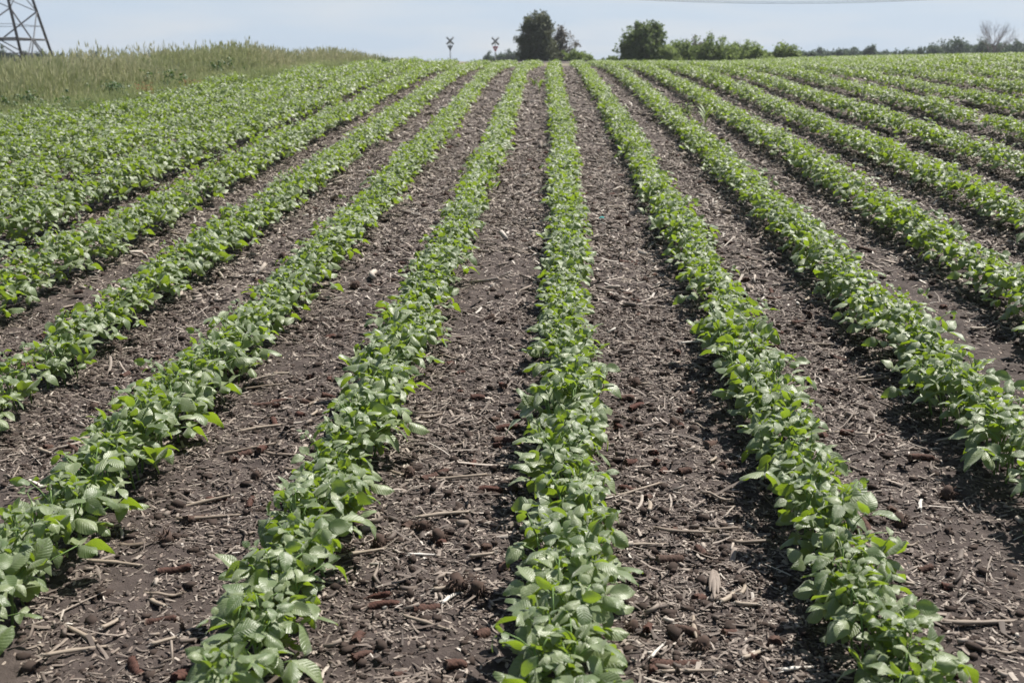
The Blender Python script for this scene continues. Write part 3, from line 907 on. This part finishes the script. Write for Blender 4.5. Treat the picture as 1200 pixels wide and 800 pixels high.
# ragged evergreen and its companions right of the crossing signs
tree('evergreen_tree', 630, 72, 150, [(0, 15, 13, 45, .55), (-9, 32, 14, 60, .6), (2, 38, 20, 74, .9), (-12, 46, 12, 74, .5), (9, 25, 9, 50, .35), (-13, 22, 4, 36, .09), (11, 19, 3.5, 34, .08)], M_CEDAR, 4600, .26, 'tall ragged dark evergreen tree standing on the horizon', 'tree', None, 3, .25, 6, .2)
tree('grey_tree', 655, 72, 152, [(0, 30, 8, 60, .4), (4, 44, 12, 74, .5), (-6, 50, 9, 74, .4)], M_DEAD, 2300, .26, 'thin grey half bare tree leaning on the tall evergreen', 'tree', None, 4, .16, 9, .35, M_TWIG)
tree('green_bush', 672, 72, 148, [(0, 57, 11, 74, .6), (9, 61, 9, 74, .4)], M_LIGHT, 2200, .24, 'green bush at the right foot of the tall evergreen', 'bush', 'green bushes on the horizon', 5, .08)
tree('green_bush', 688, 72, 149, [(0, 62, 7, 74, .6)], M_LIGHT, 1200, .22, 'small green bush right of the bush beside the evergreen', 'bush', 'green bushes on the horizon', 6, .06)
for i, (px, tp, w) in enumerate([(574, 63, 7), (587, 62, 7), (600, 60, 9), (611, 61, 7)]):
    tree('far_tree', px, 72, 330, [(0, tp, w, 78, 1.6)], M_FAR, 1000, .5, f'{ORD[i]} small blue green tree from the red sign, left of evergreen', 'tree', 'far trees left of the evergreen', 20 + i, .2)
tree('far_tree', 534, 72, 330, [(0, 68, 2, 73, 1)], M_FAR, 160, .4, 'tiny far bush just right of the grey sign', 'tree', None, 27, .1)
tree('far_tree', 707, 72, 330, [(0, 67, 2, 73, 1)], M_FAR, 160, .4, 'tiny far bush in the gap before the dark round tree', 'tree', None, 28, .1)
# thicket in the middle of the horizon
tree('dark_tree', 752, 72, 140, [(0, 30, 16, 60, .6), (-12, 42, 13, 74, .6), (12, 30, 12, 56, .45), (4, 46, 18, 74, .8), (-4, 28, 5, 40, .1), (16, 28, 4, 40, .08)], M_DARK, 4800, .3, 'big dark round tree at the left end of the thicket', 'tree', None, 31, .25, 3, .26)
tk = [(776, 50, 13, M_LIGHT, 'bright green bush at the foot of the dark round tree'), (797, 44, 14, M_MID, 'dull green bush second in the thicket'), (815, 46, 13, M_DEAD, 'grey twiggy bush in the middle of the thicket'),
      (832, 45, 15, M_MID, 'green bush just right of the grey twiggy bush'), (851, 50, 12, M_LIGHT, 'bright green low bush right of middle in the thicket'), (866, 47, 14, M_LIGHT, 'tallest bright green bush near the thicket right end'), (884, 53, 13, M_LIGHT, 'low bright green bush at the thicket right end'), (718, 66, 7, M_DARK, 'low dark shrub left of the dark round tree'), (900, 61, 9, M_LIGHT, 'lowest bush in the dip right of the thicket')]
for i, (px, tp, w, m_, lab) in enumerate(tk):
    tree('thicket_bush', px, 72, 140 + (i % 3) * 3, [(0, tp, w * .85, 70, .5), (-w * .5, tp + 6, w * .85, 76, .45), (w * .55, tp + 5, w * .85, 76, .45)], m_, 2600, .26, lab, 'bush', 'thicket bushes on the horizon', 40 + i, .1, 4 if m_ is M_DEAD else 1, .32, M_TWIG if m_ is M_DEAD else None)
tree('green_bush', 920, 72, 146, [(0, 52, 11, 72, .6), (-9, 57, 9, 73, .4), (11, 59, 8, 73, .4)], M_LIGHT, 2600, .26, 'rounded green bush standing alone right of the thicket', 'bush', 'green bushes on the horizon', 60, .1, 1, .3)
# far tree line on the right, each crown its own tree
ftl = [(944, 60, 9), (957, 57, 9), (970, 59, 8), (982, 57, 8), (998, 56, 10), (1018, 53, 5), (1022, 60, 10), (1038, 60, 8), (1052, 61, 8), (1066, 59, 9), (1078, 58, 8), (1092, 54, 9), (1106, 50, 9), (1122, 47, 11), (1138, 52, 9), (1150, 48, 10), (1164, 51, 9), (1176, 48, 10), (1190, 50, 10), (1202, 50, 10)]
for i, (px, tp, w) in enumerate(ftl):
    wh = 'thicket' if i < 10 else 'right edge'
    n_ = ORD[i] if i < 10 else ORD[len(ftl) - 1 - i]
    tree('far_tree', px, 72, 300 + (i * 37 % 5) * 12, [(0, tp, w * 1.1, 76, .7), (w * .5, tp + 3, w, 76, .4)], M_FAR, 2000, .55, f'{n_} dark tree from the {wh} in the far tree line', 'tree', 'far tree line on the right', 80 + i, .3, 0, .18)
for i, (px, tp, w) in enumerate([(2, 58, 6), (14, 61, 8), (28, 61, 8), (42, 62, 9), (56, 63, 8), (72, 63, 4), (88, 62, 4), (110, 61, 4)]):
    tree('far_tree', px, 72, 330, [(0, tp, w, 76, 1)], M_FAR, 1100, .5, f'{ORD[i]} dark far tree from the left edge behind the pylon', 'tree', 'far trees behind the pylon', 110 + i, .3)

# bare tree on the right
rr = random.Random(7); D = 210; b = at(1163, 72, D); b.z = float(macro(np.array([b.x]), np.array([D]))[0]) - .3
bt = empty('bare_tree', b, 'leafless pale tree rising above the far tree line at right', 'tree')
tm = MB(); tm.tube([(0, 0, -.3), (.1, 0, 2.0), (0, .1, 3.6)], [.16, .13, .10], 8); tm.build('trunk', M_TWIG, bt, True)
bm_ = MB()
for i in range(19):
    a = i * 2.4; s0 = Vector((.05, .05, 1.4 + 2.2 * (i / 19)))
    limb(bm_, s0, Vector((math.cos(a) * 1.0, math.sin(a) * 1.0, .75 + .6 * i / 19)), 2.6 - .04 * i, .05, 3, rr, .33)
bm_.build('branches', M_TWIG, bt, True)

# ------------------------------------------------------------------ railway, crossing signs, pylon, wires
M_STEEL = simple('dark_steel', (.05, .048, .047), .5, .4); M_BALLAST = simple('ballast', (.13, .115, .105), .9, .1, .4, 5)
za = at(590, 70.6, 146).z
rt = empty('railway_track', (0, 146, 0), 'dark railway track line crossing behind the crest', 'railway track')
x0, x1 = at(560, 72, 146).x, at(1000, 72, 146).x
m_ = MB(); pr = [(-3.2, 1.0), (-1.6, za - .16), (1.6, za - .16), (3.2, 1.0)]
m_.add([(x, yy, z) for x in (x0, x1) for yy, z in pr], [[0, 1, 5, 4], [1, 2, 6, 5], [2, 3, 7, 6], [0, 4, 7, 3]]); m_.add([(x, yy, z) for x in (x0, x1) for yy, z in pr], [[3, 2, 1, 0], [4, 5, 6, 7]])
m_.build('ballast', M_BALLAST, rt)
for yy in (-.75, .75):
    m_ = MB(); m_.box(((x0 + x1) / 2, yy, za - .07), (x1 - x0, .08, .18)); m_.build('rail', M_STEEL, rt)

M_SIGNGREY = simple('sign_back_and_shade_grey', (.21, .225, .23), .5, .4, .1); M_WHITE = simple('sign_white', (.62, .63, .62), .5, .4, .08)
M_RED = simple('sign_red', (.33, .03, .045), .5, .4, .1); M_POST = simple('sign_post', (.36, .38, .39), .5, .4, .15)


def crossbuck(px, yc, label, yt, front, D=118):
    c = at(px, yc, D); base = float(macro(np.array([c.x]), np.array([D]))[0]); sc = D / F
    t = empty('crossing_sign', (c.x, D, base), label, 'crossing sign', 'railway crossing signs')
    hz = c.z - base; m_ = MB(); m_.tube([(0, .06, -.3), (0, .06, hz + .15)], .05, 10); m_.build('post', M_POST, t, True)
    for a, dy in ((45, 0), (-45, -.03)):
        m_ = MB(); q = Euler((0, R(a), 0)).to_matrix(); m_.box((0, dy, hz), (.90, .02, .17), q)
        for e in (-1, 1):   # rounded-off blade ends
            m_.box(tuple(q @ Vector((e * .465, 0, 0)) + Vector((0, dy, hz))), (.04, .02, .12), q)
        m_.build('blade', M_SIGNGREY, t)  # the front sign's white cross gets this grey too, its shade put into the colour
    zt = (yc - yt) * sc + hz; w = .29
    def tri(s, y, th, zoff=0):
        k = w * s; V = [(-k, y, zt + .19 * s + zoff), (k, y, zt + .19 * s + zoff), (0, y, zt - .36 * s + zoff)]
        V += [(p[0], y + th, p[2]) for p in V]
        q = MB(); q.add(V, [[0, 2, 1], [3, 4, 5]]); q.add(V, [[0, 1, 4, 3], [1, 2, 5, 4], [2, 0, 3, 5]]); return q
    y_ = tri(1, -.05, .02).build('yield_plate', M_RED if front else M_SIGNGREY, t)
    if front: tri(.42, -.062, .01, .01).build('white_centre', M_WHITE, y_)


crossbuck(527.5, 48, 'grey crossing sign seen from behind, left of the red one', 55.5, False)
crossbuck(580.5, 48.5, 'crossing sign with a red triangle below its cross', 56.5, True)

M_PYLON = simple('galvanised_steel', (.06, .062, .066), .6, .4, .2)
D = 122; pc = at(-20, 66, D); zb = 1.25
vh = Vector((pc.x, D, 0)).normalized(); vr = Vector((vh.y, -vh.x, 0))
sc = 2 / (project(pc.x + vr.x, D + vr.y, 1.6)[0] - project(pc.x - vr.x, D - vr.y, 1.6)[0])
py = empty('lattice_pylon', (pc.x, D, zb), 'tall steel lattice pylon at the left edge behind the grass', 'pylon')
r0 = 91 * sc; HT = 338 * sc
cor = [tuple(vr * a * sc + vh * b_ * sc)[:2] for a, b_ in ((88, 45), (45, -88), (-88, -45), (-45, 88))]   # square base, one corner towards the field


def leg_pt(i, z):
    if z < 20: s = 1 - z / HT
    else: s = (1 - 20 / HT) * (1 - .035 * (z - 20))
    return Vector((cor[i][0] * s, cor[i][1] * s, z))


for i in range(4):
    m_ = MB(); m_.tube([leg_pt(i, -.5), leg_pt(i, 10), leg_pt(i, 20), leg_pt(i, 34)], [.15, .14, .12, .08], 6); m_.build('leg', M_PYLON, py)
LV = [0, 2.45, 5.4, 9, 13, 17, 20, 24, 28, 32]
for i in range(4):
    j = (i + 1) % 4; m_ = MB()
    m_.tube([leg_pt(i, 5.4), leg_pt(j, 0).lerp(leg_pt(i, 0), .2)], .07, 5); m_.tube([leg_pt(j, 5.4), leg_pt(i, 0).lerp(leg_pt(j, 0), .2)], .08, 5)
    m_.tube([leg_pt(i, 2.55), leg_pt(j, 2.55)], .09, 5)
    a = leg_pt(i, 5.4).lerp(leg_pt(j, 0).lerp(leg_pt(i, 0), .2), .53); b_ = leg_pt(j, 5.4).lerp(leg_pt(i, 0).lerp(leg_pt(j, 0), .2), .53)
    m_.tube([a, leg_pt(i, 0).lerp(leg_pt(j, 0), .08)], .065, 5); m_.tube([b_, leg_pt(j, 0).lerp(leg_pt(i, 0), .08)], .065, 5)
    m_.tube([leg_pt(i, 3.9), leg_pt(j, 3.9)], .035, 4); m_.tube([leg_pt(i, 1.15), leg_pt(j, 1.15)], .035, 4)
    for a0, a1 in zip(LV[2:], LV[3:]):
        m_.tube([leg_pt(i, a0), leg_pt(j, a1)], .05, 5); m_.tube([leg_pt(j, a0), leg_pt(i, a1)], .05, 5); m_.tube([leg_pt(i, a1), leg_pt(j, a1)], .04, 5)
    m_.build('bracing', M_PYLON, py)
for z in (20, 25, 30):
    for s in (-1, 1):
        m_ = MB()
        for q in (0, 1, 2, 3): m_.tube([leg_pt(q, z if q % 2 else z + 1.2), Vector((s * 8.5, 0, z + .2))], .05, 5)
        m_.build('crossarm', M_PYLON, py)

M_WIRE = simple('wire', (.10, .105, .11), .5, .3)
for q, (yl, r_, lab) in enumerate([(4.2, .016, 'lower thin power line wire sagging across the top right sky'), (2.4, .011, 'upper thin power line wire sagging across the top right sky')]):
    D = 84; pts = []
    for i in range(61):
        px = 920 + (i - 30) * 30; pts.append(at(px, yl - 1.55e-4 * (px - 920) ** 2, D + q * 1.5))
    m_ = MB(); m_.tube(pts, r_, 6); tag(m_.build('power_line', M_WIRE, None, True), lab, 'power line', 'power line wires')

# ------------------------------------------------------------------ air
hz = MB(); hz.box((0, 447, 18), (1404, 910, 42))
M_HAZE = Mat('haze'); _v = M_HAZE.n('VolumePrincipled'); _v.inputs['Color'].default_value = (.86, .92, 1, 1); _v.inputs['Density'].default_value = .00022; _v.inputs['Anisotropy'].default_value = .2
M_HAZE.l(_v.outputs[0], M_HAZE.out.inputs['Volume'])
tag(hz.build('haze', M_HAZE.m, None), 'pale summer haze in the air over the whole field', 'haze', None, 'stuff')

# ------------------------------------------------------------------ light
EL, AZ = R(57), R(48)      # high sun, ahead and to the right
w = bpy.data.worlds.new('World'); scn.world = w; w.use_nodes = True
t = w.node_tree; t.nodes.clear()
out = t.nodes.new('ShaderNodeOutputWorld'); bg = t.nodes.new('ShaderNodeBackground'); sky = t.nodes.new('ShaderNodeTexSky')
sky.sky_type = 'NISHITA'; sky.sun_disc = False; sky.sun_elevation = EL; sky.sun_rotation = AZ; sky.dust_density = 1.2; sky.air_density = 1.0
tc = t.nodes.new('ShaderNodeTexCoord'); mp = t.nodes.new('ShaderNodeMapping'); mp.inputs['Scale'].default_value = (2.4, 2.4, 17)
nz = t.nodes.new('ShaderNodeTexNoise'); nz.inputs['Scale'].default_value = 2.1; nz.inputs['Detail'].default_value = 6
t.links.new(tc.outputs['Generated'], mp.inputs[0]); t.links.new(mp.outputs[0], nz.inputs['Vector'])
rp = t.nodes.new('ShaderNodeValToRGB'); rp.color_ramp.elements[0].position = .42; rp.color_ramp.elements[1].position = .70
rp.color_ramp.elements[0].color = (.66, .80, .97, 1); rp.color_ramp.elements[1].color = (.83, .89, .96, 1)
t.links.new(nz.outputs['Fac'], rp.inputs[0])
cs = t.nodes.new('ShaderNodeVectorMath'); cs.operation = 'SCALE'; cs.inputs['Scale'].default_value = 8.3; t.links.new(rp.outputs[0], cs.inputs[0])
sx = t.nodes.new('ShaderNodeSeparateXYZ'); t.links.new(tc.outputs['Generated'], sx.inputs[0])
lo = t.nodes.new('ShaderNodeMapRange'); lo.interpolation_type = 'SMOOTHSTEP'; lo.inputs['From Min'].default_value = .06; lo.inputs['From Max'].default_value = .30
lo.inputs['To Min'].default_value = 1; lo.inputs['To Max'].default_value = .06; t.links.new(sx.outputs[2], lo.inputs['Value'])
ml = t.nodes.new('ShaderNodeMath'); ml.operation = 'MULTIPLY'; ml.inputs[0].default_value = .88; t.links.new(lo.outputs[0], ml.inputs[1])
mx = t.nodes.new('ShaderNodeMix'); mx.data_type = 'RGBA'; t.links.new(cs.outputs[0], mx.inputs[7])   # pale veil of thin cloud low over the horizon
t.links.new(ml.outputs[0], mx.inputs[0]); t.links.new(sky.outputs[0], mx.inputs[6])
t.links.new(mx.outputs[2], bg.inputs[0]); bg.inputs[1].default_value = .058; t.links.new(bg.outputs[0], out.inputs[0])
sd = bpy.data.lights.new('sun', 'SUN'); sd.energy = 5.0; sd.angle = R(.53); sd.color = (1, .95, .88)
so = bpy.data.objects.new('sun', sd); COL.objects.link(so)
dirv = Vector((math.sin(AZ) * math.cos(EL), math.cos(AZ) * math.cos(EL), math.sin(EL)))
so.rotation_euler = dirv.to_track_quat('Z', 'Y').to_euler(); so.location = (10, 10, 30)

vs = scn.view_settings; vs.view_transform = 'Standard'; vs.look = 'None'; vs.gamma = 1; vs.exposure = 0.80; vs.use_curve_mapping = False
scn.cycles.max_bounces = 6; scn.cycles.transparent_max_bounces = 4; scn.cycles.diffuse_bounces = 3; scn.cycles.glossy_bounces = 2
scn.cycles.use_denoising = True
